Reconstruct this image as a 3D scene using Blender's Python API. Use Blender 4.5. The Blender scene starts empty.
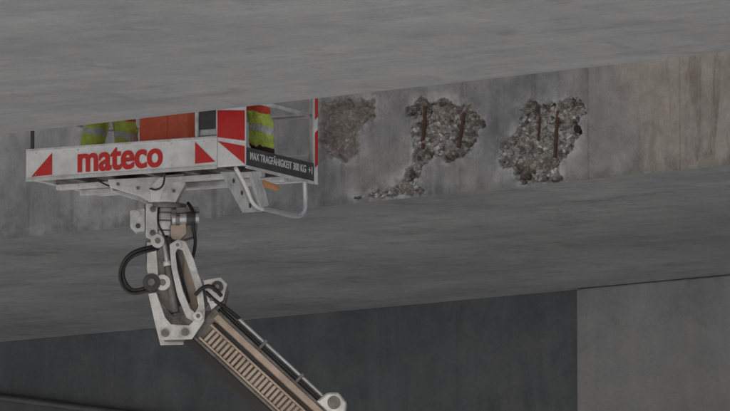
import bpy, bmesh, math, random
from mathutils import Vector, noise
random.seed(4)
R = math.radians
scene = bpy.context.scene
COL = scene.collection

# ------------------------------------------------------------ node helpers
class NT:
    def __init__(s, name):
        s.mat = bpy.data.materials.new(name); s.mat.use_nodes = True
        s.t = s.mat.node_tree; s.t.nodes.clear()
        s.out = s.t.nodes.new('ShaderNodeOutputMaterial')
        s.b = s.t.nodes.new('ShaderNodeBsdfPrincipled')
        s.t.links.new(s.b.outputs[0], s.out.inputs[0])
    def n(s, typ, **kw):
        nd = s.t.nodes.new(typ)
        for k, v in kw.items(): setattr(nd, k, v)
        return nd
    def l(s, a, b): s.t.links.new(a, b)
    def pos(s, scale=(1, 1, 1), obj=False):
        if obj:
            src = s.n('ShaderNodeTexCoord').outputs['Object']
        else:
            src = s.n('ShaderNodeNewGeometry').outputs['Position']
        m = s.n('ShaderNodeMapping'); m.inputs['Scale'].default_value = scale
        s.l(src, m.inputs[0]); return m.outputs[0]
    def noise(s, vec, scale, detail=6, rough=.6, dist=0):
        k = s.n('ShaderNodeTexNoise'); k.inputs['Scale'].default_value = scale
        k.inputs['Detail'].default_value = detail; k.inputs['Roughness'].default_value = rough
        k.inputs['Distortion'].default_value = dist
        s.l(vec, k.inputs['Vector']); return k.outputs[0]
    def rng(s, v, a, b, c, d):
        k = s.n('ShaderNodeMapRange'); s.l(v, k.inputs[0])
        for i, x in zip((1, 2, 3, 4), (a, b, c, d)): k.inputs[i].default_value = x
        return k.outputs[0]
    def mul(s, a, b, op='MULTIPLY'):
        k = s.n('ShaderNodeMath', operation=op)
        for i, x in enumerate((a, b)):
            if isinstance(x, (int, float)): k.inputs[i].default_value = x
            else: s.l(x, k.inputs[i])
        return k.outputs[0]
    def mix(s, f, a, b, mode='MIX'):
        k = s.n('ShaderNodeMix', data_type='RGBA', blend_type=mode)
        for inp, x in ((k.inputs[0], f), (k.inputs[6], a), (k.inputs[7], b)):
            if isinstance(x, (int, float)): inp.default_value = x
            elif isinstance(x, tuple): inp.default_value = (*x[:3], 1)
            else: s.l(x, inp)
        return k.outputs[2]
    def vscale(s, col, f):
        k = s.n('ShaderNodeVectorMath', operation='SCALE')
        if isinstance(col, tuple): k.inputs[0].default_value = col[:3]
        else: s.l(col, k.inputs[0])
        s.l(f, k.inputs['Scale']); return k.outputs[0]
    def bump(s, h, strength=.3, dist=.01, prev=None):
        k = s.n('ShaderNodeBump'); k.inputs['Strength'].default_value = strength
        k.inputs['Distance'].default_value = dist; s.l(h, k.inputs['Height'])
        if prev: s.l(prev, k.inputs['Normal'])
        return k.outputs[0]

def concrete(name, col, var=.25, streak=(1, 1, 1), samt=.2, stain=.0, joints=(), crack=0):
    """cast concrete: cloudy tone, finish streaks, pale lime blooms, dark damp blotches, hair cracks, joints"""
    m = NT(name); p = m.pos()
    n1 = m.noise(p, .45, 3, .6); n2 = m.noise(p, 3.0, 5, .68); n3 = m.noise(p, 45, 2, .7)
    n4 = m.noise(m.pos(streak), 1.0, 5, .7, .5); n5 = m.noise(p, 1.3, 5, .72, .8)
    f = m.rng(n1, .3, .7, 1 - var, 1 + var)
    f = m.mul(f, m.rng(n2, .3, .7, 1 - var * .7, 1 + var * .7))
    f = m.mul(f, m.rng(n3, .3, .7, .91, 1.09))
    f = m.mul(f, m.rng(n4, .32, .68, 1 - samt, 1 + samt))
    f = m.mul(f, m.rng(n5, .56, .70, 1, 1 - stain))
    sp = m.n('ShaderNodeSeparateXYZ'); m.l(p, sp.inputs[0])
    for ax, period, off, wd, amt in joints:
        a = m.mul(m.mul(sp.outputs[ax], off, 'ADD'), period, 'DIVIDE')
        fr = m.n('ShaderNodeMath', operation='FRACT'); m.l(a, fr.inputs[0])
        d = m.mul(fr.outputs[0], .5, 'SUBTRACT')
        ab = m.n('ShaderNodeMath', operation='ABSOLUTE'); m.l(d, ab.inputs[0])
        f = m.mul(f, m.rng(ab.outputs[0], 0, wd / period, 1 - amt, 1))
    if crack:
        wv = m.n('ShaderNodeVectorMath', operation='ADD'); m.l(m.pos((.55, 1.0, 1)), wv.inputs[0])
        sc = m.vscale((1.3, 1.3, 0), n2); m.l(sc, wv.inputs[1])
        v = m.n('ShaderNodeTexVoronoi', feature='DISTANCE_TO_EDGE'); v.inputs['Scale'].default_value = .55; m.l(wv.outputs[0], v.inputs['Vector'])
        ln = m.rng(v.outputs[0], 0, .010, 1, 0)
        f = m.mul(f, m.mul(1, m.mul(m.mul(ln, m.rng(n1, .45, .6, 0, 1)), crack), 'SUBTRACT'))
    c = m.mix(m.rng(n2, .35, .75, 0, 1), col, (col[0] * 1.04, col[1] * 1.0, col[2] * .96))
    c = m.mix(m.rng(n5, .30, .42, .22, 0), c, (col[0] * 1.5, col[1] * 1.5, col[2] * 1.48))
    m.l(m.vscale(c, f), m.b.inputs['Base Color'])
    m.b.inputs['Roughness'].default_value = .9
    m.b.inputs['Specular IOR Level'].default_value = .25
    m.l(m.bump(n2, .4, .03), m.b.inputs['Normal'])
    return m.mat

def paint(name, col, rough=.45, metal=0, dirt=.3, dirtcol=(.12, .1, .08), scale=5, obj=True):
    m = NT(name); p = m.pos(obj=obj)
    n1 = m.noise(p, scale, 5, .7); n2 = m.noise(p, scale * 9, 3, .7)
    d = m.mul(m.rng(n1, .42, .72, 0, 1), m.rng(n2, .3, .6, .3, 1))
    d = m.mul(d, dirt)
    c = m.mix(d, col, dirtcol)
    m.l(m.vscale(c, m.rng(n2, .3, .7, .90, 1.08)), m.b.inputs['Base Color'])
    m.l(m.rng(n1, .3, .7, rough * .8, min(1, rough * 1.4)), m.b.inputs['Roughness'])
    m.b.inputs['Metallic'].default_value = metal
    m.l(m.bump(n2, .15, .003), m.b.inputs['Normal'])
    return m.mat

# ------------------------------------------------------------ geometry helpers
def empty(name, loc=(0, 0, 0), rotz=0, parent=None):
    e = bpy.data.objects.new(name, None); COL.objects.link(e)
    e.location = loc; e.rotation_euler = (0, 0, rotz); e.parent = parent
    return e
def mobj(name, verts, faces, mat, parent=None, smooth=False, bevel=0):
    me = bpy.data.meshes.new(name); me.from_pydata([tuple(v) for v in verts], [], faces); me.update()
    bm = bmesh.new(); bm.from_mesh(me); bmesh.ops.recalc_face_normals(bm, faces=bm.faces); bm.to_mesh(me); bm.free()
    o = bpy.data.objects.new(name, me); COL.objects.link(o); me.materials.append(mat); o.parent = parent
    if smooth: me.polygons.foreach_set('use_smooth', [True] * len(me.polygons))
    if bevel:
        b = o.modifiers.new('b', 'BEVEL'); b.width = bevel; b.segments = 2; b.limit_method = 'ANGLE'
    return o
def box(name, x0, x1, y0, y1, z0, z1, mat, parent=None, bevel=.004):
    v = [(x, y, z) for x in (x0, x1) for y in (y0, y1) for z in (z0, z1)]
    f = [(0, 1, 3, 2), (4, 6, 7, 5), (0, 4, 5, 1), (2, 3, 7, 6), (0, 2, 6, 4), (1, 5, 7, 3)]
    return mobj(name, v, f, mat, parent, bevel=bevel)
def prism(name, pts, y0, y1, mat, parent=None, bevel=.004, hole=None):
    n = len(pts)
    v = [(x, y0, z) for x, z in pts] + [(x, y1, z) for x, z in pts]
    if hole is None:
        f = [tuple(range(n)), tuple(range(2 * n - 1, n - 1, -1))] + [(i, (i + 1) % n, n + (i + 1) % n, n + i) for i in range(n)]
    else:
        v += [(x, y0, z) for x, z in hole] + [(x, y1, z) for x, z in hole]
        f = []
        for i in range(n):
            j = (i + 1) % n
            f += [(i, j, n + j, n + i), (2*n+i, 2*n+j, 3*n+j, 3*n+i), (i, j, 2*n+j, 2*n+i), (n+i, n+j, 3*n+j, 3*n+i)]
    return mobj(name, v, f, mat, parent, bevel=bevel)
def rod(name, a, b, r, mat, parent=None, seg=20, r2=None, bevel=.003):
    a = Vector(a); b = Vector(b); d = (b - a).normalized()
    u = d.orthogonal().normalized(); w = d.cross(u); r2 = r if r2 is None else r2
    v = []
    for c, rr in ((a, r), (b, r2)):
        for i in range(seg):
            t = 2 * math.pi * i / seg; v.append(c + u * math.cos(t) * rr + w * math.sin(t) * rr)
    f = [tuple(range(seg)), tuple(range(2 * seg - 1, seg - 1, -1))] + [(i, (i + 1) % seg, seg + (i + 1) % seg, seg + i) for i in range(seg)]
    o = mobj(name, v, f, mat, parent, bevel=bevel)
    for p in o.data.polygons:
        if len(p.vertices) == 4: p.use_smooth = True
    return o
def tube(name, pts, r, mat, parent=None, spline='NURBS'):
    cu = bpy.data.curves.new(name, 'CURVE'); cu.dimensions = '3D'; cu.bevel_depth = r; cu.bevel_resolution = 4
    s = cu.splines.new('NURBS' if spline == 'NURBS' else 'POLY'); s.points.add(len(pts) - 1)
    for q, p in zip(s.points, pts): q.co = (*p, 1)
    if spline == 'NURBS': s.order_u = 3; s.use_endpoint_u = True; s.resolution_u = 10
    o = bpy.data.objects.new(name, cu); COL.objects.link(o); cu.materials.append(mat); o.parent = parent
    cu.use_fill_caps = True
    return o
def text(name, body, w, h, loc, rot, mat, parent, off=0.0, shear=0):
    cu = bpy.data.curves.new(name, 'FONT'); cu.body = body; cu.extrude = .002; cu.offset = off; cu.shear = shear
    cu.align_x = 'CENTER'; cu.align_y = 'CENTER'
    o = bpy.data.objects.new(name, cu); COL.objects.link(o); cu.materials.append(mat)
    bpy.context.view_layer.update()
    dx, dy = o.dimensions[0], o.dimensions[1]
    o.scale = (w / dx, h / dy, 1); o.location = loc; o.rotation_euler = rot; o.parent = parent
    return o

# ------------------------------------------------------------ materials
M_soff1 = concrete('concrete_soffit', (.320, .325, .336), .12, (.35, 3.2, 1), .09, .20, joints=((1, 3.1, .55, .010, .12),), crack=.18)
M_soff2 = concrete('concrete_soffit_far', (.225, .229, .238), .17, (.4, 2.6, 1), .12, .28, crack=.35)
M_dark = concrete('concrete_dark', (.092, .098, .106), .2, (1.2, 1, .2), .2, .25, joints=((0, 2.4, 0, .008, .2),))  # abutment wall concrete, darker base tone than the pier
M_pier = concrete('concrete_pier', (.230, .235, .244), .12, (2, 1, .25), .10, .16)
M_white = paint('white_paint', (.84, .84, .83), .3, 0, .5, (.26, .24, .21))
M_red = paint('red_paint', (.62, .022, .02), .35, 0, .25, (.3, .1, .08))
M_silver = paint('galvanised_steel', (.70, .71, .72), .34, .55, .6, (.12, .10, .08))
M_light = paint('light_grey_paint', (.74, .74, .74), .35, .15, .7, (.15, .125, .10), 7)
M_steel = paint('dirty_steel', (.23, .22, .21), .45, .45, .9, (.06, .045, .035), 8)
M_tan = paint('dusty_primer', (.56, .45, .37), .6, 0, .75, (.15, .10, .07), 3.2)
M_black = paint('black_rubber', (.015, .015, .017), .4, 0, .2, (.08, .07, .06))
M_dkgrey = paint('dark_grey_paint', (.055, .055, .06), .5, 0, .4, (.2, .18, .16))
M_rust = paint('rebar_rust', (.085, .04, .026), .9, 0, .6, (.03, .02, .014), 20)
M_orange = paint('orange_plastic', (.90, .15, .06), .5, 0, .35, (.85, .38, .27), 3)
M_glass = paint('cab_glass', (.03, .04, .045), .1, 0, 0)
M_skin = paint('skin', (.50, .30, .22), .6, 0, .1)
M_copper = paint('worn_orange_mark', (.65, .30, .14), .6, 0, .4)

def fascia_mat():
    m = NT('concrete_fascia'); p = m.pos()
    n1 = m.noise(p, .9, 4, .6, .5); n2 = m.noise(p, 5, 6, .7); n3 = m.noise(p, 50, 3, .7)
    st = m.noise(m.pos((3.2, 1, .7)), 1, 5, .72, .7); dr = m.noise(m.pos((7, 1, .35)), 1, 5, .72, .6)
    f = m.rng(n1, .3, .7, .76, 1.24)
    f = m.mul(f, m.rng(n2, .3, .7, .78, 1.22)); f = m.mul(f, m.rng(n3, .3, .7, .88, 1.12))
    f = m.mul(f, m.rng(st, .3, .7, .84, 1.14)); f = m.mul(f, m.rng(dr, .54, .68, 1, .76))
    sp = m.n('ShaderNodeSeparateXYZ'); m.l(p, sp.inputs[0])
    right = m.rng(sp.outputs[0], .9, 2.2, 0, 1)
    base = m.mix(right, (.28, .276, .274), (.35, .325, .29))
    base = m.mix(m.mul(m.rng(st, .48, .60, 0, .75), right), base, (.15, .125, .095))
    base = m.mix(m.mul(m.rng(n1, .5, .7, 0, .6), m.rng(sp.outputs[0], -3, 0, .2, 1)), base, (.24, .205, .17))
    # only two real casting joints on this stretch
    for xj in (1.17, 2.23):
        aj = m.n('ShaderNodeMath', operation='ABSOLUTE'); m.l(m.mul(sp.outputs[0], xj, 'SUBTRACT'), aj.inputs[0])
        f = m.mul(f, m.rng(aj.outputs[0], 0, .012, .74, 1))
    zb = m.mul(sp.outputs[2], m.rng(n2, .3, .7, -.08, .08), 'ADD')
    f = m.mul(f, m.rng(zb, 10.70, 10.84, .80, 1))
    at = m.n('ShaderNodeAttribute', attribute_name='dmg'); sc = m.n('ShaderNodeSeparateColor'); m.l(at.outputs[0], sc.inputs[0])
    halo = m.mul(sc.outputs[1], m.rng(n2, .42, .56, 0, 1))
    base = m.mix(m.mul(halo, .75), base, (.42, .415, .41))
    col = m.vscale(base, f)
    v = m.n('ShaderNodeTexVoronoi'); v.inputs['Scale'].default_value = 30; m.l(p, v.inputs['Vector'])
    v2 = m.n('ShaderNodeTexVoronoi', feature='DISTANCE_TO_EDGE'); v2.inputs['Scale'].default_value = 30; m.l(p, v2.inputs['Vector'])
    sv = m.n('ShaderNodeSeparateColor'); m.l(v.outputs['Color'], sv.inputs[0])
    rp = m.n('ShaderNodeValToRGB'); m.l(sv.outputs[0], rp.inputs[0])
    e = rp.color_ramp.elements
    e[0].position = 0; e[0].color = (.14, .13, .12, 1); e[1].position = 1; e[1].color = (.72, .70, .65, 1)
    for q, c in ((.3, (.27, .245, .215)), (.55, (.40, .37, .33)), (.85, (.44, .44, .44))):
        k = e.new(q); k.color = (*c, 1)
    agg = m.vscale(rp.outputs[0], m.rng(v2.outputs[0], 0, .10, .4, 1))
    agg = m.mix(m.rng(n2, .46, .64, 0, .55), agg, (.20, .165, .13))
    agg = m.mix(m.mul(sc.outputs[2], .75), agg, (.19, .165, .145))
    agg = m.vscale(agg, m.rng(n1, .3, .7, .85, 1.25))
    fin = m.mix(sc.outputs[0], col, agg)
    m.l(fin, m.b.inputs['Base Color']); m.b.inputs['Roughness'].default_value = .95
    m.b.inputs['Specular IOR Level'].default_value = .12
    m.l(m.bump(n2, .4, .02), m.b.inputs['Normal'])
    return m.mat
M_fas = fascia_mat()

# ------------------------------------------------------------ ground
def ground():
    m = NT('gravel_ground'); p = m.pos()
    n1 = m.noise(p, .05, 3, .6); n2 = m.noise(p, 4, 4, .7)
    c = m.mix(m.rng(n1, .4, .6, 0, 1), (.44, .45, .46), (.40, .405, .41))
    m.l(m.vscale(c, m.rng(n2, .3, .7, .8, 1.2)), m.b.inputs['Base Color']); m.b.inputs['Roughness'].default_value = .95
    N = 24; S = 1500; v = []; f = []
    for i in range(N + 1):
        for j in range(N + 1): v.append((-S + 2 * S * i / N, -S + 2 * S * j / N, 0))
    for i in range(N):
        for j in range(N):
            a = i * (N + 1) + j; f.append((a, a + N + 1, a + N + 2, a + 1))
    mobj('ground', v, f, m.mat)
ground()

# ------------------------------------------------------------ near bridge deck
Z1, Z2 = 11.113, 10.70
YA, YB, YC = -1.6, 1.86, 8.9
def extr(name, prof, x0, x1, mat, parent, skip=()):
    n = len(prof); v = [(x0, y, z) for y, z in prof] + [(x1, y, z) for y, z in prof]
    f = [tuple(range(n)), tuple(range(2 * n - 1, n - 1, -1))]
    f += [(i, (i + 1) % n, n + (i + 1) % n, n + i) for i in range(n) if i not in skip]
    return mobj(name, v, f, mat, parent)
d1 = empty('bridge_deck')
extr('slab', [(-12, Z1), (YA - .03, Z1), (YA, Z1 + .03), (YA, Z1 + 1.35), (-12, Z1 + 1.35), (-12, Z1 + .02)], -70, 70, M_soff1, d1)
extr('sun_block_parapet', [(YA - .25, Z1 + 1.354), (YA - .004, Z1 + 1.354), (YA - .004, Z1 + 3.1), (YA - .2, Z1 + 3.1)], -70, 70, M_soff1, d1)  # unseen parapet, made extra tall to block direct sun from the far fascia
extr('parapet_near', [(-11.99, Z1 + 1.354), (-11.75, Z1 + 1.354), (-11.8, Z1 + 2.25), (-11.99, Z1 + 2.25)], -70, 70, M_soff1, d1)
for i, x in enumerate((-34, 40)):
    box('column_%d' % i, x - .9, x + .9, -8.2, -5.4, -.2, Z1 - .003, M_soff1, d1, .08)
dr = empty('drain_outlet')
rod('pipe', (-1.08, -5.72, Z1 + .2), (-1.08, -5.72, Z1 - .07), .05, M_dkgrey, dr)
rod('flange', (-1.08, -5.72, Z1 + .01), (-1.08, -5.72, Z1 - .012), .08, M_dkgrey, dr)

# ------------------------------------------------------------ far bridge deck with damaged fascia
d2 = empty('bridge_deck')
x0, x1, zt = -2.9, 3.1, 12.0
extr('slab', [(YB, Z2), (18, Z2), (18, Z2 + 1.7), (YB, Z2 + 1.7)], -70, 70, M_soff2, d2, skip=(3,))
def fq(name, xa, xb, za, zb):
    mobj(name, [(xa, YB, za), (xb, YB, za), (xb, YB, zb), (xa, YB, zb)], [(0, 1, 2, 3)], M_fas, d2)
fq('fascia_a', -70, x0, Z2, Z2 + 1.7); fq('fascia_b', x1, 70, Z2, Z2 + 1.7); fq('fascia_c', x0, x1, zt, Z2 + 1.7)
extr('parapet', [(YB, Z2 + 1.704), (YB + .25, Z2 + 1.704), (YB + .2, Z2 + 2.6), (YB, Z2 + 2.6)], -70, 70, M_soff2, d2)

def F(u, v):   # survey drawing units -> fascia plane (x, z)
    t = u - 365
    return (-1.494 + t * (.01222 - .0000013 * t), Z2 + (240 - .103 * u - v) / 107.5)
patches = [
 ([(318,98),(345,94),(374,96),(376,116),(362,128),(356,138),(361,150),(345,163),(330,158),(322,150),(318,140)], .035, .85),
 ([(404,104),(420,95),(440,97),(468,103),(480,116),(488,126),(478,134),(474,150),(452,163),(436,158),(424,165),(418,178),(410,186),(400,182),(408,165),(412,150),(408,132),(413,118),(406,112)], .09, .15),
 ([(352,198),(372,190),(392,186),(402,176),(414,178),(428,192),(418,197),(395,199),(380,201.5)], .06, .2),
 ([(499,140),(512,132),(520,124),(518,108),(528,99),(548,102),(566,96),(582,99),(588,113),(578,122),(582,134),(574,150),(560,158),(560,170),(565,182),(545,184),(520,185),(512,172),(502,168),(498,152)], .10, .0),
]
P = [([F(*q) for q in pts], dep, br) for pts, dep, br in patches]
def sd(px, pz, poly):
    ins = False; best = 9; n = len(poly); j = n - 1
    for i in range(n):
        xi, zi = poly[i]; xj, zj = poly[j]
        if (zi > pz) != (zj > pz) and px < (xj - xi) * (pz - zi) / (zj - zi) + xi: ins = not ins
        dx, dz = xj - xi, zj - zi; t = ((px - xi) * dx + (pz - zi) * dz) / (dx * dx + dz * dz)
        t = 0 if t < 0 else 1 if t > 1 else t
        d = (px - xi - dx * t) ** 2 + (pz - zi - dz * t) ** 2
        if d < best: best = d
        j = i
    best = math.sqrt(best); return best if ins else -best
step = .0085
nx = int((x1 - x0) / step); nz = int((zt - Z2) / step)
bb = [(min(p[0] for p in q[0]) - .25, max(p[0] for p in q[0]) + .25, min(p[1] for p in q[0]) - .25, max(p[1] for p in q[0]) + .25) for q in P]
V = []; C = []
for j in range(nz + 1):
    z = Z2 + (zt - Z2) * j / nz
    for i in range(nx + 1):
        x = x0 + (x1 - x0) * i / nx
        y = YB; c = (0, 0, 0)
        best = -9; k = -1
        for q, b in enumerate(bb):
            if b[0] < x < b[1] and b[2] < z < b[3]:
                if best == -9:
                    w = Vector((x * 9, z * 9, 0)); w2 = Vector((x * 28, z * 28, 3))
                    jx = noise.noise(w) * .045 + noise.noise(w2) * .028 - .010
                s = sd(x, z, P[q][0]) + jx
                if s > best: best = s; k = q
        if k >= 0:
            dep = P[k][1]
            if best > 0:
                e = min(1, best / (.025 if k else .06)); e = e * e * (3 - 2 * e)
                big = noise.noise(Vector((x * 7, z * 7, 7)))
                mid = noise.noise(Vector((x * 17, z * 17, 2)))
                vo = noise.voronoi(Vector((x * 30, z * 30, 0)))[0]
                stone = (1 - min(1, vo[0] / .6)) * .026
                vo2 = noise.voronoi(Vector((x * 75, z * 75, 5)))[0][0] * .006
                y = YB + e * (dep * (.65 + 1.1 * big + .6 * mid) - stone + vo2 + .008)
                edge = min(1, (z - Z2) / .03, (x - x0) / .03, (x1 - x) / .03)
                y = YB + max(-.006, y - YB) * edge
                c = (min(1, best / (.008 if k else .03)), 0, P[k][2])
            else:
                c = (0, max(0, 1 + best / .11), 0)
        V.append((x, y, z)); C.append(c)
FC = [(j * (nx + 1) + i, j * (nx + 1) + i + 1, (j + 1) * (nx + 1) + i + 1, (j + 1) * (nx + 1) + i) for j in range(nz) for i in range(nx)]
me = bpy.data.meshes.new('fascia_damaged'); me.from_pydata(V, [], FC); me.materials.append(M_fas)
ca = me.color_attributes.new('dmg', 'FLOAT_COLOR', 'POINT')
flat = []
for c in C: flat += [c[0], c[1], c[2], 1]
ca.data.foreach_set('color', flat)
fo = bpy.data.objects.new('fascia_damaged', me); COL.objects.link(fo); fo.parent = d2
def rebar(u0, v0, u1, v1, r=.012, dy=.03, dy2=None):
    a = F(u0, v0); b = F(u1, v1); dy2 = dy if dy2 is None else dy2
    pts = []
    for i in range(9):
        t = i / 8; pts.append((a[0] + (b[0] - a[0]) * t + random.uniform(-.007, .007), YB + dy + (dy2 - dy) * t + random.uniform(-.005, .005), a[1] + (b[1] - a[1]) * t))
    tube('rebar', pts, r, M_rust, d2)
rebar(425, 104, 421, 148, .018, .012, .02); rebar(463, 112, 457, 147, .017, .012, .02); rebar(557, 110, 554, 157, .018, .012, .02)
rebar(538, 116, 536, 140, .012, .03, .04)
a = F(576, 128); rod('duct_hole', (a[0], YB + .02, a[1]), (a[0], YB + .06, a[1]), .042, M_black, d2)

# ------------------------------------------------------------ abutment / pier
ab = empty('abutment_wall')
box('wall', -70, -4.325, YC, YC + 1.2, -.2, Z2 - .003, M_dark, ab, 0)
pr = empty('bridge_pier')
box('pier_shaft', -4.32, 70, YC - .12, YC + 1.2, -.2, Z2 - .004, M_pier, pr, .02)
cab = empty('conduit_pipe')
tube('pipe', [(-16, YC - .06, 10.64), (-12.49, YC - .06, 10.09), (-10.87, YC - .06, 9.83), (-6, YC - .06, 9.1)], .04, M_dkgrey, cab, 'POLY')

# ------------------------------------------------------------ boom lift
lift = empty('boom_lift')
bk = empty('platform', (-.815, -.71, 10.74), R(11.5), lift)
W, D = 2.30, 1.37
box('floor_plate', -W + .05, -.05, .05, D - .05, .05, .075, M_steel, bk)
for nm, a in (('rim_front', (-W, 0, .0, .05)), ('rim_back', (-W, 0, D - .05, D))):
    box(nm, a[0], a[1], a[2], a[3], .0, .075, M_light, bk, .006)
for nm, xa in (('rim_left', -W), ('rim_right', -.05)):
    box(nm, xa, xa + .05, .052, D - .052, .0, .075, M_light, bk, .006)
for i in range(5):
    x = -W + .35 + i * .4; box('joist_%d' % i, x, x + .05, .052, D - .052, .002, .048, M_steel, bk)
box('bearer_a', -W + .06, -.06, .42, .50, -.05, .0, M_light, bk); box('bearer_b', -W + .06, -.06, .86, .94, -.05, .0, M_light, bk)
box('toe_board_front', -W - .005, -.28, -.022, -.002, .005, .285, M_white, bk, .006)
box('toe_board_lip', -W - .005, -.28, -.030, -.0225, .262, .285, M_light, bk, .002)
box('toe_board_foot', -W - .005, -.28, -.034, -.0225, -.02, .012, M_silver, bk, .002)
box('toe_board_left', -W - .022, -W - .002, 0, D, .005, .285, M_white, bk, .006)
box('toe_board_back', -W, 0, D + .002, D + .02, .005, .26, M_white, bk, .006)
for x in (-2.2, -1.75, -.76, -.42):
    rod('rivet', (x, -.026, .245), (x, -.0215, .245), .010, M_silver, bk, 10); rod('rivet', (x, -.026, .04), (x, -.0215, .04), .010, M_silver, bk, 10)
box('corner_plate', -.275, .02, -.03, -.002, -.005, .95, M_white, bk, .012)
box('side_board', .003, .023, .0, D - .07, .0, .165, M_dkgrey, bk, .004)
box('side_board_low', .003, .028, .0, D, -.03, -.003, M_light, bk, .004)
def flatpoly(name, pts, mat, y=-.026):
    prism(name, pts, y, y + .003, mat, bk, 0)
def fu(u, v): x = (u - 245) / 94.3; return (x, (165 - 6.52 * x - v) / 109)
flatpoly('hazard_left', [fu(33, 177), fu(54, 175), fu(54, 152.5)], M_red)
flatpoly('hazard_right', [fu(197, 164), fu(197, 142), fu(217, 162)], M_red)
flatpoly('hazard_corner_top', [(-.27, .27), (.015, .22), (.015, .50), (-.27, .52)], M_red, -.034)
flatpoly('hazard_corner_mid', [(-.27, .235), (.015, .005), (.015, .17)], M_red, -.034)
flatpoly('hazard_corner_up', [(-.27, .60), (.015, .58), (.015, .80), (-.27, .82)], M_red, -.034)
for dx, yy in ((-.004, -.0245), (.005, -.0252)):
    text('lettering', 'mateco', .895, .215, ((122 - 245) / 94.3 + dx, yy, .145), (R(90), 0, 0), M_red, bk, .021)
text('load_notice', 'MAX TRAGFÄHIGKEIT 300 KG  +1', 1.20, .085, (.0255, .66, .088), (R(90), 0, R(90)), M_white, bk, .006)
for i, (x, y) in enumerate(((-W + .03, .03), (-W + .03, D - .03), (-.52, .03), (-.30, .03), (-1.2, D - .03), (-.03, D - .03))):
    rod('post_%d' % i, (x, y, .05), (x, y, 1.1), .019, M_dkgrey if i in (0, 1) else M_light, bk)
box('side_post', .002, .03, D - .075, D - .01, -.03, 1.1, M_white, bk, .004)
for i in range(2):
    z = .12 + i * .45
    mobj('side_post_stripe', [(.0325, D - .072, z), (.0325, D - .013, z + .04), (.0325, D - .013, z + .37), (.0325, D - .072, z + .33)], [(0, 1, 2, 3)], M_red, bk)
for z in (.62, 1.1):
    tube('rail_%d' % int(z * 100), [(-W + .03, .03, z), (-.03, .03, z), (-.03, D - .03, z), (-W + .03, D - .03, z), (-W + .03, .03, z)], .02, M_light, bk, 'POLY')
box('control_box', -.53, -.30, .05, .20, .30, .62, M_light, bk, .015); box('control_lid', -.50, -.33, .035, .05, .36, .56, M_dkgrey, bk, .004)
def bs(u, v, yy=None, x=.06):
    y = (u - 245 - 94.3 * x) / 51.0 if yy is None else yy
    return (x, y, (165 - 6.52 * x + 12.4 * y - v) / 109)
tube('step_rail_inner', [bs(236, 168), bs(246, 186), bs(252, 204), bs(262, 210), bs(276, 212)], .019, M_white, bk)
tube('step_rail_outer', [bs(304, 182), bs(305, 200), bs(304, 214), bs(296, 218), bs(276, 212), bs(262, 209)], .022, M_silver, bk)
prism_pts = [bs(248, 172), bs(256, 174), bs(262, 190), bs(266, 206), bs(258, 208), bs(252, 190)]
mobj('step_bracket', prism_pts + [(p[0] + .03, p[1], p[2]) for p in prism_pts], [tuple(range(6)), tuple(range(11, 5, -1))] + [(i, (i + 1) % 6, 6 + (i + 1) % 6, 6 + i) for i in range(6)], M_light, bk, bevel=.004)
mobj('step_side_plate', [bs(221, 172, x=.0), bs(236, 172, x=.0), bs(262, 212, x=.0), bs(243, 213, x=.0)] +
     [bs(221, 172, x=.03), bs(236, 172, x=.03), bs(262, 212, x=.03), bs(243, 213, x=.03)],
     [(0, 1, 2, 3), (7, 6, 5, 4), (0, 1, 5, 4), (1, 2, 6, 5), (2, 3, 7, 6), (3, 0, 4, 7)], M_light, bk, bevel=.004)
for u, v in ((232, 181), (240, 193), (248, 206)):
    a = bs(u + 2, v, x=.03); rod('plate_hole', (.025, a[1], a[2]), (.033, a[1], a[2]), .022, M_dkgrey, bk, 14, bevel=0)
rod('orange_knob', bs(262, 183, x=.06), bs(276, 188, x=.06), .03, M_copper, bk)
tube('control_cable', [(-.9, .1, .0), (-.95, .2, -.10), (-1.1, .3, -.14), (-1.25, .4, -.08), (-1.3, .5, -.2)], .010, M_black, bk)
tube('control_cable_b', [(-1.7, .2, .0), (-1.6, .25, -.07), (-1.45, .3, -.10), (-1.3, .4, -.06)], .008, M_black, bk)

bf = empty('boom', (-2.082, -.356, 10.51), R(39.28), lift)
k = .00923
def S(u, v): return ((u - 165) * k, (205 - v) * k)
def S3(u, v, y): a = S(u, v); return (a[0], y, a[1])
def pl(name, pts, y0, y1, mat, bevel=.005, hole=None):
    return prism(name, [S(*p) for p in pts], y0, y1, mat, bf, bevel, [S(*p) for p in hole] if hole else None)
con = [(108, 182), (146, 180), (184, 176), (186, 186), (176, 205), (150, 205), (140, 199), (110, 190)]
pl('console_front', con, -.19, -.165, M_light); pl('console_back', con, .165, .19, M_light)
pl('console_web', [(112, 183), (182, 178), (182, 184), (112, 189)], -.165, .165, M_steel)
pl('console_throat', [(148, 186), (182, 184), (174, 204), (151, 204)], -.12, .12, M_light)
pl('console_gusset', [(150, 190), (160, 180), (168, 180), (160, 204), (152, 204)], -.21, -.19, M_white)
for u, v in ((118, 187), (138, 191), (172, 183), (174, 194)): rod('bolt', S3(u, v, -.205), S3(u, v, -.19), .018, M_steel, bf, 6)
rod('slew_ring', S3(165, 205, 0), S3(165, 210, 0), .2, M_steel, bf); rod('slew_motor', S3(163, 210, 0), S3(163, 238, 0), .14, M_silver, bf)
for v in (214, 222, 232): rod('slew_band', S3(163, v, 0), S3(163, v + 1.6, 0), .147, M_steel, bf)
pl('head_plate', [(146, 206), (158, 205), (158, 238), (154, 244), (146, 240)], -.16, -.11, M_silver)
pl('head_cheek', [(168, 212), (186, 210), (189, 232), (184, 244), (168, 244)], -.12, .12, M_steel)
pl('cheek_cap', [(171, 228), (186, 226), (187, 236), (180, 243), (171, 242)], -.145, -.12, M_tan)
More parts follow.
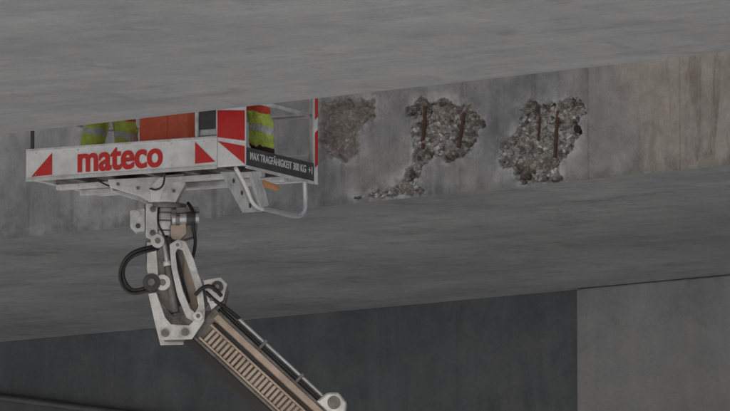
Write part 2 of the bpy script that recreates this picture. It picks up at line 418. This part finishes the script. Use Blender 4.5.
pl('lever_block', [(130, 212), (145, 210), (145, 233), (136, 234), (130, 228)], -.09, .09, M_light)
rod('lever_pin', S3(137, 216, -.12), S3(137, 216, .1), .03, M_silver, bf); rod('lever_pin_b', S3(138, 228, -.12), S3(138, 228, .1), .022, M_dkgrey, bf)
rod('valve_body', S3(172, 222, -.15), S3(199, 220, -.13), .05, M_silver, bf); rod('valve_cap', S3(187, 221, -.14), S3(196, 221, -.14), .063, M_dkgrey, bf)
rod('valve_nut', S3(176, 222, -.15), S3(180, 222, -.15), .062, M_steel, bf, 6)
pl('valve_plate', [(176, 210), (198, 209), (200, 214), (178, 216)], -.15, -.02, M_steel)
pl('valve_plate_low', [(178, 229), (198, 226), (196, 238), (184, 242)], -.13, .05, M_steel)
pl('jib_arm', [(145, 238), (172, 240), (184, 262), (184, 302), (172, 316), (154, 300), (146, 272)], -.10, .10, M_steel)
pl('jib_cover', [(147, 245), (156, 245), (160, 292), (152, 294), (147, 272)], -.13, -.10, M_silver)
rod('jib_ram', S3(165, 246, -.13), S3(173, 300, -.13), .026, M_silver, bf); rod('jib_ram_body', S3(168, 266, -.13), S3(176, 316, -.13), .040, M_steel, bf)
rod('jib_ram_gland', S3(168, 264, -.13), S3(168.8, 269, -.13), .05, M_silver, bf)
outer = [(170, 248), (178, 243), (186, 245), (194, 262), (203, 290), (206, 316), (198, 328), (187, 322), (178, 300), (172, 272)]
inner = [(176, 257), (178, 252), (183, 254), (189, 270), (196, 292), (199, 310), (196, 317), (191, 313), (184, 296), (178, 274)]
pl('link_front', outer, -.21, -.18, M_light, .006, inner); pl('link_back', outer, .16, .19, M_light, .006, inner)
pl('link_core', [(178, 256), (186, 256), (200, 300), (196, 316), (186, 300)], -.06, .06, M_tan)
kn = [(149, 298), (157, 297), (166, 322), (172, 329), (190, 330), (198, 322), (206, 314), (205, 326), (193, 344), (160, 345), (155, 325)]
pl('knuckle_front', kn, -.24, -.213, M_light); pl('knuckle_back', kn, .19, .215, M_light)
pl('knuckle_core', [(160, 316), (176, 320), (204, 314), (214, 314), (192, 342), (164, 342)], -.17, .17, M_steel)
pl('boom_nose', [(200, 292), (212, 284), (224, 284), (229, 292), (226, 306), (214, 318), (200, 320)], -.14, .14, M_steel)
pl('boom_nose_cheek', [(204, 284), (221, 281), (228, 288), (224, 304), (212, 314), (207, 300)], -.20, -.17, M_silver)
for i, (u, v, r, y, mt) in enumerate(((158, 244, 7, -.18, M_silver), (152, 286, 9, -.19, M_dkgrey), (163, 286, 8, -.17, M_silver), (178, 249, 4, -.24, M_silver),
        (199, 321, 5, -.26, M_silver), (218, 291, 6, -.23, M_dkgrey), (166, 338, 4, -.26, M_steel), (186, 337, 4, -.26, M_steel), (212, 304, 4, -.22, M_silver), (153, 212, 3, -.19, M_steel), (153, 236, 3, -.19, M_steel))):
    rod('pin_%d' % i, S3(u, v, y), S3(u, v, .12), r * k, mt, bf)
    rod('pin_bolt_%d' % i, S3(u, v, y - .015), S3(u, v, y), r * k * .45, M_steel, bf, 6)
for i, o in enumerate((0, 3.2)):
    tube('hose_loop_%d' % i, [S3(158, 248 + o, -.1), S3(146, 251 + o, -.2), S3(128, 258 + o, -.2 + i * .05), S3(119 + o, 275, -.15), S3(123 + o, 292 - o, -.15), S3(136, 299 - o, -.16), S3(150, 293 - o, -.17)], .017, M_black, bf)
tube('hose_c', [S3(188, 205, -.1), S3(194, 212, -.18), S3(193, 230, -.18), S3(197, 246, -.1), S3(192, 262, .0)], .016, M_black, bf)
tube('hose_d', [S3(196, 300, -.25), S3(202, 292, -.27), S3(214, 290, -.26), S3(222, 300, -.2)], .018, M_black, bf)
tube('hose_e', [S3(206, 296, -.22), S3(216, 306, -.22), S3(228, 312, -.15), S3(240, 322, -.1)], .018, M_black, bf)
tube('hose_f', [S3(170, 240, -.16), S3(176, 252, -.17), S3(182, 280, -.15), S3(190, 306, -.12)], .012, M_black, bf)
tube('hose_g', [S3(160, 205, -.15), S3(156, 225, -.19), S3(166, 240, -.2), S3(172, 262, -.16)], .010, M_black, bf)
du = (.735, .678); nn = (.678, -.735)
def B(t, o): return (183 + du[0] * t + nn[0] * o, 345 + du[1] * t + nn[1] * o)
def strip(name, t0, t1, o0, o1, y0, y1, mat, bv=.004):
    return pl(name, [B(t0, o0), B(t1, o0), B(t1, o1), B(t0, o1)], y0, y1, mat, bv)
TE = 560
strip('boom_tube', 6, TE, 5, 44, -.15, .22, M_tan); strip('boom_nose_joint', -6, 14, 8, 46, -.17, .2, M_steel)
strip('lower_guide', 2, TE, -1, 9, -.20, -.05, M_black, .008); strip('lower_guide_lip', 0, TE, 9, 12, -.19, -.15, M_steel)
strip('cable_tray', 12, 150, 15, 30, -.158, -.1505, M_steel)
strip('tray_side_low', 10, TE, 13, 15, -.20, -.1505, M_tan); strip('tray_side_high', 10, TE, 30, 32, -.20, -.1505, M_tan)
t = 15
while t < 200:
    strip('tray_rib', t, t + 3.1, 15.2, 29.8, -.19, -.1585, M_tan, .004); t += 5.2
strip('slot', 10, TE, 33, 36.5, -.17, -.152, M_black); strip('upper_rail', 8, TE, 37.5, 44, -.19, -.152, M_tan)
strip('upper_flange', 8, TE, 44.3, 47, -.16, .2, M_steel)
rod('hydraulic_line', S3(*B(2, 50), -.12), S3(*B(TE, 50), -.12), .018, M_black, bf)
rod('extension_ram', S3(*B(14, 55), -.1), S3(*B(150, 55), -.1), .016, M_silver, bf)
for tt in (60, 110): strip('clamp', tt, tt + 3, 44, 58, -.14, -.08, M_steel)
pl('ram_bracket', [B(140, 46), B(166, 46), B(170, 56), B(164, 66), B(150, 68), B(142, 60)], -.2, .1, M_silver, .02)
rod('ram_pin', S3(*B(154, 57), -.24), S3(*B(154, 57), .14), .06, M_steel, bf)
strip('outer_boom', 300, 1260, -8, 52, -.26, .30, M_light, .02)
tx, tz = S(*B(1250, 22)); gz = -10.51
box('turntable', tx - .9, tx + .9, -.7, .8, tz - .7, tz + .5, M_light, bf, .08)
rod('turntable_ring', (tx, 0, tz - .95), (tx, 0, tz - .7), .6, M_steel, bf, 32)
box('chassis', tx - 2.6, tx + 3.9, -1.0, 1.0, gz + .7, gz + 1.05 if tz - .95 < gz + 1.05 else tz - .95, M_dkgrey, bf, .04)
prism('cab', [(tx + 1.7, gz + 1.06), (tx + 3.9, gz + 1.06), (tx + 3.9, gz + 1.6), (tx + 3.5, gz + 2.4), (tx + 1.7, gz + 2.4)], -1.0, 1.0, M_white, bf, .06)
prism('cab_window', [(tx + 2.2, gz + 1.6), (tx + 3.6, gz + 1.6), (tx + 3.35, gz + 2.2), (tx + 2.2, gz + 2.2)], -1.01, -1.0, M_glass, bf, 0)
for i, x in enumerate((-1.7, 2.9)):
    for y in (-1.05, .8):
        rod('wheel', (tx + x, y, gz + .45), (tx + x, y + .25, gz + .45), .45, M_black, bf, 32, bevel=.03)
for x in (-2.4, 1.2):
    for y in (-1.3, 1.3):
        box('outrigger', tx + x - .1, tx + x + .1, min(y, y * .7), max(y, y * .7), gz + .06, gz + .85, M_light, bf, .02)
        rod('outrigger_pad', (tx + x, y, gz), (tx + x, y, gz + .06), .25, M_dkgrey, bf)

# ------------------------------------------------------------ tool crate
cr = empty('tool_crate', (-.815, -.71, 10.74), R(11.5))
box('body', -1.36, -.84, .42, .76, .078, .66, M_orange, cr, .03); box('lid', -1.375, -.825, .405, .775, .662, .72, M_orange, cr, .015)
tube('handle', [(-1.2, .59, .72), (-1.2, .59, .77), (-1.0, .59, .77), (-1.0, .59, .72)], .012, M_black, cr)
box('rib', -1.07, -1.05, .408, .42, .10, .64, M_orange, cr, .004)

# ------------------------------------------------------------ workers
def cloth():
    m = NT('hi_vis_workwear'); tc = m.n('ShaderNodeTexCoord'); sp = m.n('ShaderNodeSeparateXYZ'); m.l(tc.outputs['Object'], sp.inputs[0])
    n = m.noise(tc.outputs['Object'], 9, 4, .6)
    zz = m.mul(m.mul(sp.outputs[2], m.rng(n, .3, .7, -.02, .02), 'ADD'), m.mul(sp.outputs[0], .22), 'ADD')
    z = m.rng(zz, 0, 2, 0, 1)
    r = m.n('ShaderNodeValToRGB'); r.color_ramp.interpolation = 'CONSTANT'; m.l(z, r.inputs[0])
    Y = (.62, .74, .12, 1); SL = (.66, .66, .62, 1); RD = (.75, .08, .04, 1); NV = (.07, .03, .025, 1)
    e = r.color_ramp.elements; e[0].position = 0; e[0].color = NV; e[1].position = .10; e[1].color = NV
    for q, c in ((.12, Y), (.185, SL), (.215, Y), (.275, RD), (.45, NV), (.475, RD), (.56, SL), (.585, Y), (.66, SL), (.685, RD)):
        x = e.new(q); x.color = c
    m.l(m.vscale(r.outputs[0], m.rng(n, .3, .7, .6, 1.15)), m.b.inputs['Base Color']); m.b.inputs['Roughness'].default_value = .8
    m.l(m.bump(n, .9, .08), m.b.inputs['Normal']); return m.mat
M_cloth = cloth()
folds = bpy.data.textures.new('folds', 'CLOUDS'); folds.noise_scale = .11; folds.noise_depth = 2
def skin(name, verts, edges, rad, mat, parent, sub=2, root=0, disp=0):
    me = bpy.data.meshes.new(name); me.from_pydata(verts, edges, []); me.materials.append(mat)
    o = bpy.data.objects.new(name, me); COL.objects.link(o); o.parent = parent
    o.modifiers.new('s', 'SKIN')
    for i, sv in enumerate(me.skin_vertices[0].data):
        sv.radius = (rad[i], rad[i]) if not isinstance(rad[i], tuple) else rad[i]; sv.use_root = (i == root)
    ss = o.modifiers.new('u', 'SUBSURF'); ss.levels = sub; ss.render_levels = sub
    if disp:
        dm = o.modifiers.new('d', 'DISPLACE'); dm.texture = folds; dm.strength = disp; dm.texture_coords = 'LOCAL'; dm.mid_level = .5
    o.modifiers['s'].use_smooth_shade = True
    return o
def hand(parent, w, d, side):
    d = Vector(d).normalized(); up = Vector((0, 0, 1)); lat = d.cross(up).normalized(); nrm = lat.cross(d).normalized()
    w = Vector(w); vs = [w, w + d * .05, w + d * .085]; ed = [(0, 1), (1, 2)]; rd = [.028, (.038), (.036)]
    skin('palm', [tuple(x) for x in vs], ed, rd, M_dkgrey, parent, 2)
    for i, (o, L) in enumerate(((-.030, .068), (-.010, .078), (.010, .072), (.029, .056))):
        b = w + d * .085 + lat * o; p = [b - d * .02, b + d * L * .45, b + d * L * .7 - nrm * L * .35, b + d * L * .72 - nrm * L * .7]
        skin('finger_%d' % i, [tuple(x) for x in p], [(0, 1), (1, 2), (2, 3)], [.011, .010, .009, .008], M_dkgrey, parent, 1)
    b = w + d * .03 + lat * (-.03 * side); p = [b, b + d * .03 - lat * .03 * side - nrm * .01, b + d * .06 - lat * .035 * side - nrm * .03]
    skin('thumb', [tuple(x) for x in p], [(0, 1), (1, 2)], [.014, .012, .010], M_dkgrey, parent, 1)
def worker(loc, rz, st=.16):
    e = empty('construction_worker', loc, rz)
    vs = [(0, 0, .93), (0, -.01, 1.08), (0, .0, 1.25), (0, -.01, 1.40), (0, 0, 1.50),
          (-.19, 0, 1.40), (-.27, .16, 1.22), (-.20, .40, 1.28), (.19, 0, 1.40), (.27, .18, 1.25), (.20, .42, 1.34),
          (-.10, 0, .88), (-st, .07, .50), (-st - .02, -.03, .12), (-st - .03, .1, .05),
          (.10, 0, .88), (st, .05, .48), (st + .05, -.02, .12), (st + .05, .1, .05)]
    ed = [(0, 1), (1, 2), (2, 3), (3, 4), (3, 5), (5, 6), (6, 7), (3, 8), (8, 9), (9, 10), (0, 11), (11, 12), (12, 13), (0, 15), (15, 16), (16, 17), (13, 14), (17, 18)]
    rd = [(.17, .13), (.16, .12), (.18, .13), (.15, .11), .06, .085, .062, .045, .085, .062, .045, .12, .125, .11, .055, .12, .125, .11, .055]
    skin('body', vs, ed, rd, M_cloth, e, 3, disp=.06)
    for s in (-1, 1):
        x = s * (st + .03)
        skin('boot', [(x, -.05, .05), (x, .06, .05), (x, .17, .035)], [(0, 1), (1, 2)], [.058, .056, .045], M_black, e)
        hand(e, (s * .20, .40 if s < 0 else .42, 1.28 if s < 0 else 1.34), (0, 1, .3), s)
    bm = bmesh.new(); bmesh.ops.create_uvsphere(bm, u_segments=28, v_segments=20, radius=1)
    for v in bm.verts:
        x, y, z = v.co; w = 1 - .25 * max(0, -z)
        v.co = (x * .077 * w, y * .098 * (1 - .12 * max(0, -z)), z * .122)
        if y > .75 and abs(x) < .25 and -.35 < z < .15: v.co.y += .02 * (1 - abs(x) * 3)
        if y > .6 and .0 < z < .25 and .2 < abs(x) < .55: v.co.y -= .008
    me = bpy.data.meshes.new('head'); bm.to_mesh(me); bm.free(); me.materials.append(M_skin)
    for p in me.polygons: p.use_smooth = True
    h = bpy.data.objects.new('head', me); COL.objects.link(h); h.parent = e; h.location = (0, .02, 1.64)
    for s in (-1, 1):
        rod('ear', (s * .073, .01, 1.64), (s * .088, .0, 1.64), .028, M_skin, e, 12); rod('eye', (s * .03, .105, 1.655), (s * .03, .112, 1.655), .011, M_black, e, 10)
    rod('mouth', (-.022, .112, 1.585), (.022, .112, 1.585), .006, M_red, e, 8)
    bm = bmesh.new(); bmesh.ops.create_uvsphere(bm, u_segments=28, v_segments=20, radius=.125)
    bmesh.ops.delete(bm, geom=[v for v in bm.verts if v.co.z < -.005], context='VERTS')
    me = bpy.data.meshes.new('helmet'); bm.to_mesh(me); bm.free(); me.materials.append(M_white)
    for p in me.polygons: p.use_smooth = True
    h = bpy.data.objects.new('helmet', me); COL.objects.link(h); h.parent = e; h.location = (0, .01, 1.67)
    box('helmet_peak', -.07, .07, .10, .17, 1.665, 1.675, M_white, e, .004)
    return e
def bw(x, y, z=.075):
    c, s = math.cos(R(11.5)), math.sin(R(11.5)); return (-.815 + c * x - s * y, -.71 + s * x + c * y, 10.74 + z)
worker(bw(-1.80, .62), R(8), .17)
worker(bw(-.44, .72), R(14), .18)

# ------------------------------------------------------------ light, sky, camera
w = bpy.data.worlds.new('World'); scene.world = w; w.use_nodes = True
nt = w.node_tree; nt.nodes.clear()
o = nt.nodes.new('ShaderNodeOutputWorld'); bg = nt.nodes.new('ShaderNodeBackground'); sk = nt.nodes.new('ShaderNodeTexSky')
sk.sky_type = 'NISHITA'; sk.sun_disc = False
el, az = 28, 168
sk.sun_elevation = R(el); sk.sun_rotation = R(az); sk.air_density = 1.2; sk.dust_density = 4; sk.ozone_density = 1
hs = nt.nodes.new('ShaderNodeHueSaturation'); hs.inputs['Saturation'].default_value = .6
nt.links.new(sk.outputs[0], hs.inputs['Color']); nt.links.new(hs.outputs[0], bg.inputs[0]); nt.links.new(bg.outputs[0], o.inputs[0])
bg.inputs[1].default_value = .15
sl = bpy.data.lights.new('sun', 'SUN'); sl.energy = 5; sl.angle = R(.6); sl.color = (1, .98, .95)
so = bpy.data.objects.new('sun', sl); COL.objects.link(so)
dv = Vector((math.sin(R(az)) * math.cos(R(el)), math.cos(R(az)) * math.cos(R(el)), math.sin(R(el))))
so.rotation_euler = dv.to_track_quat('Z', 'Y').to_euler(); so.location = (20, -40, 60)

cam = bpy.data.cameras.new('camera'); cam.lens = 374.8; cam.sensor_width = 36; cam.clip_end = 5000; cam.clip_start = .5
co = bpy.data.objects.new('camera', cam); COL.objects.link(co)
co.location = (43.7, -53.4, 1.7); co.rotation_euler = (R(97.162), 0, R(39.28)); scene.camera = co
scene.view_settings.view_transform = 'Standard'; scene.view_settings.look = 'None'; scene.view_settings.exposure = 0
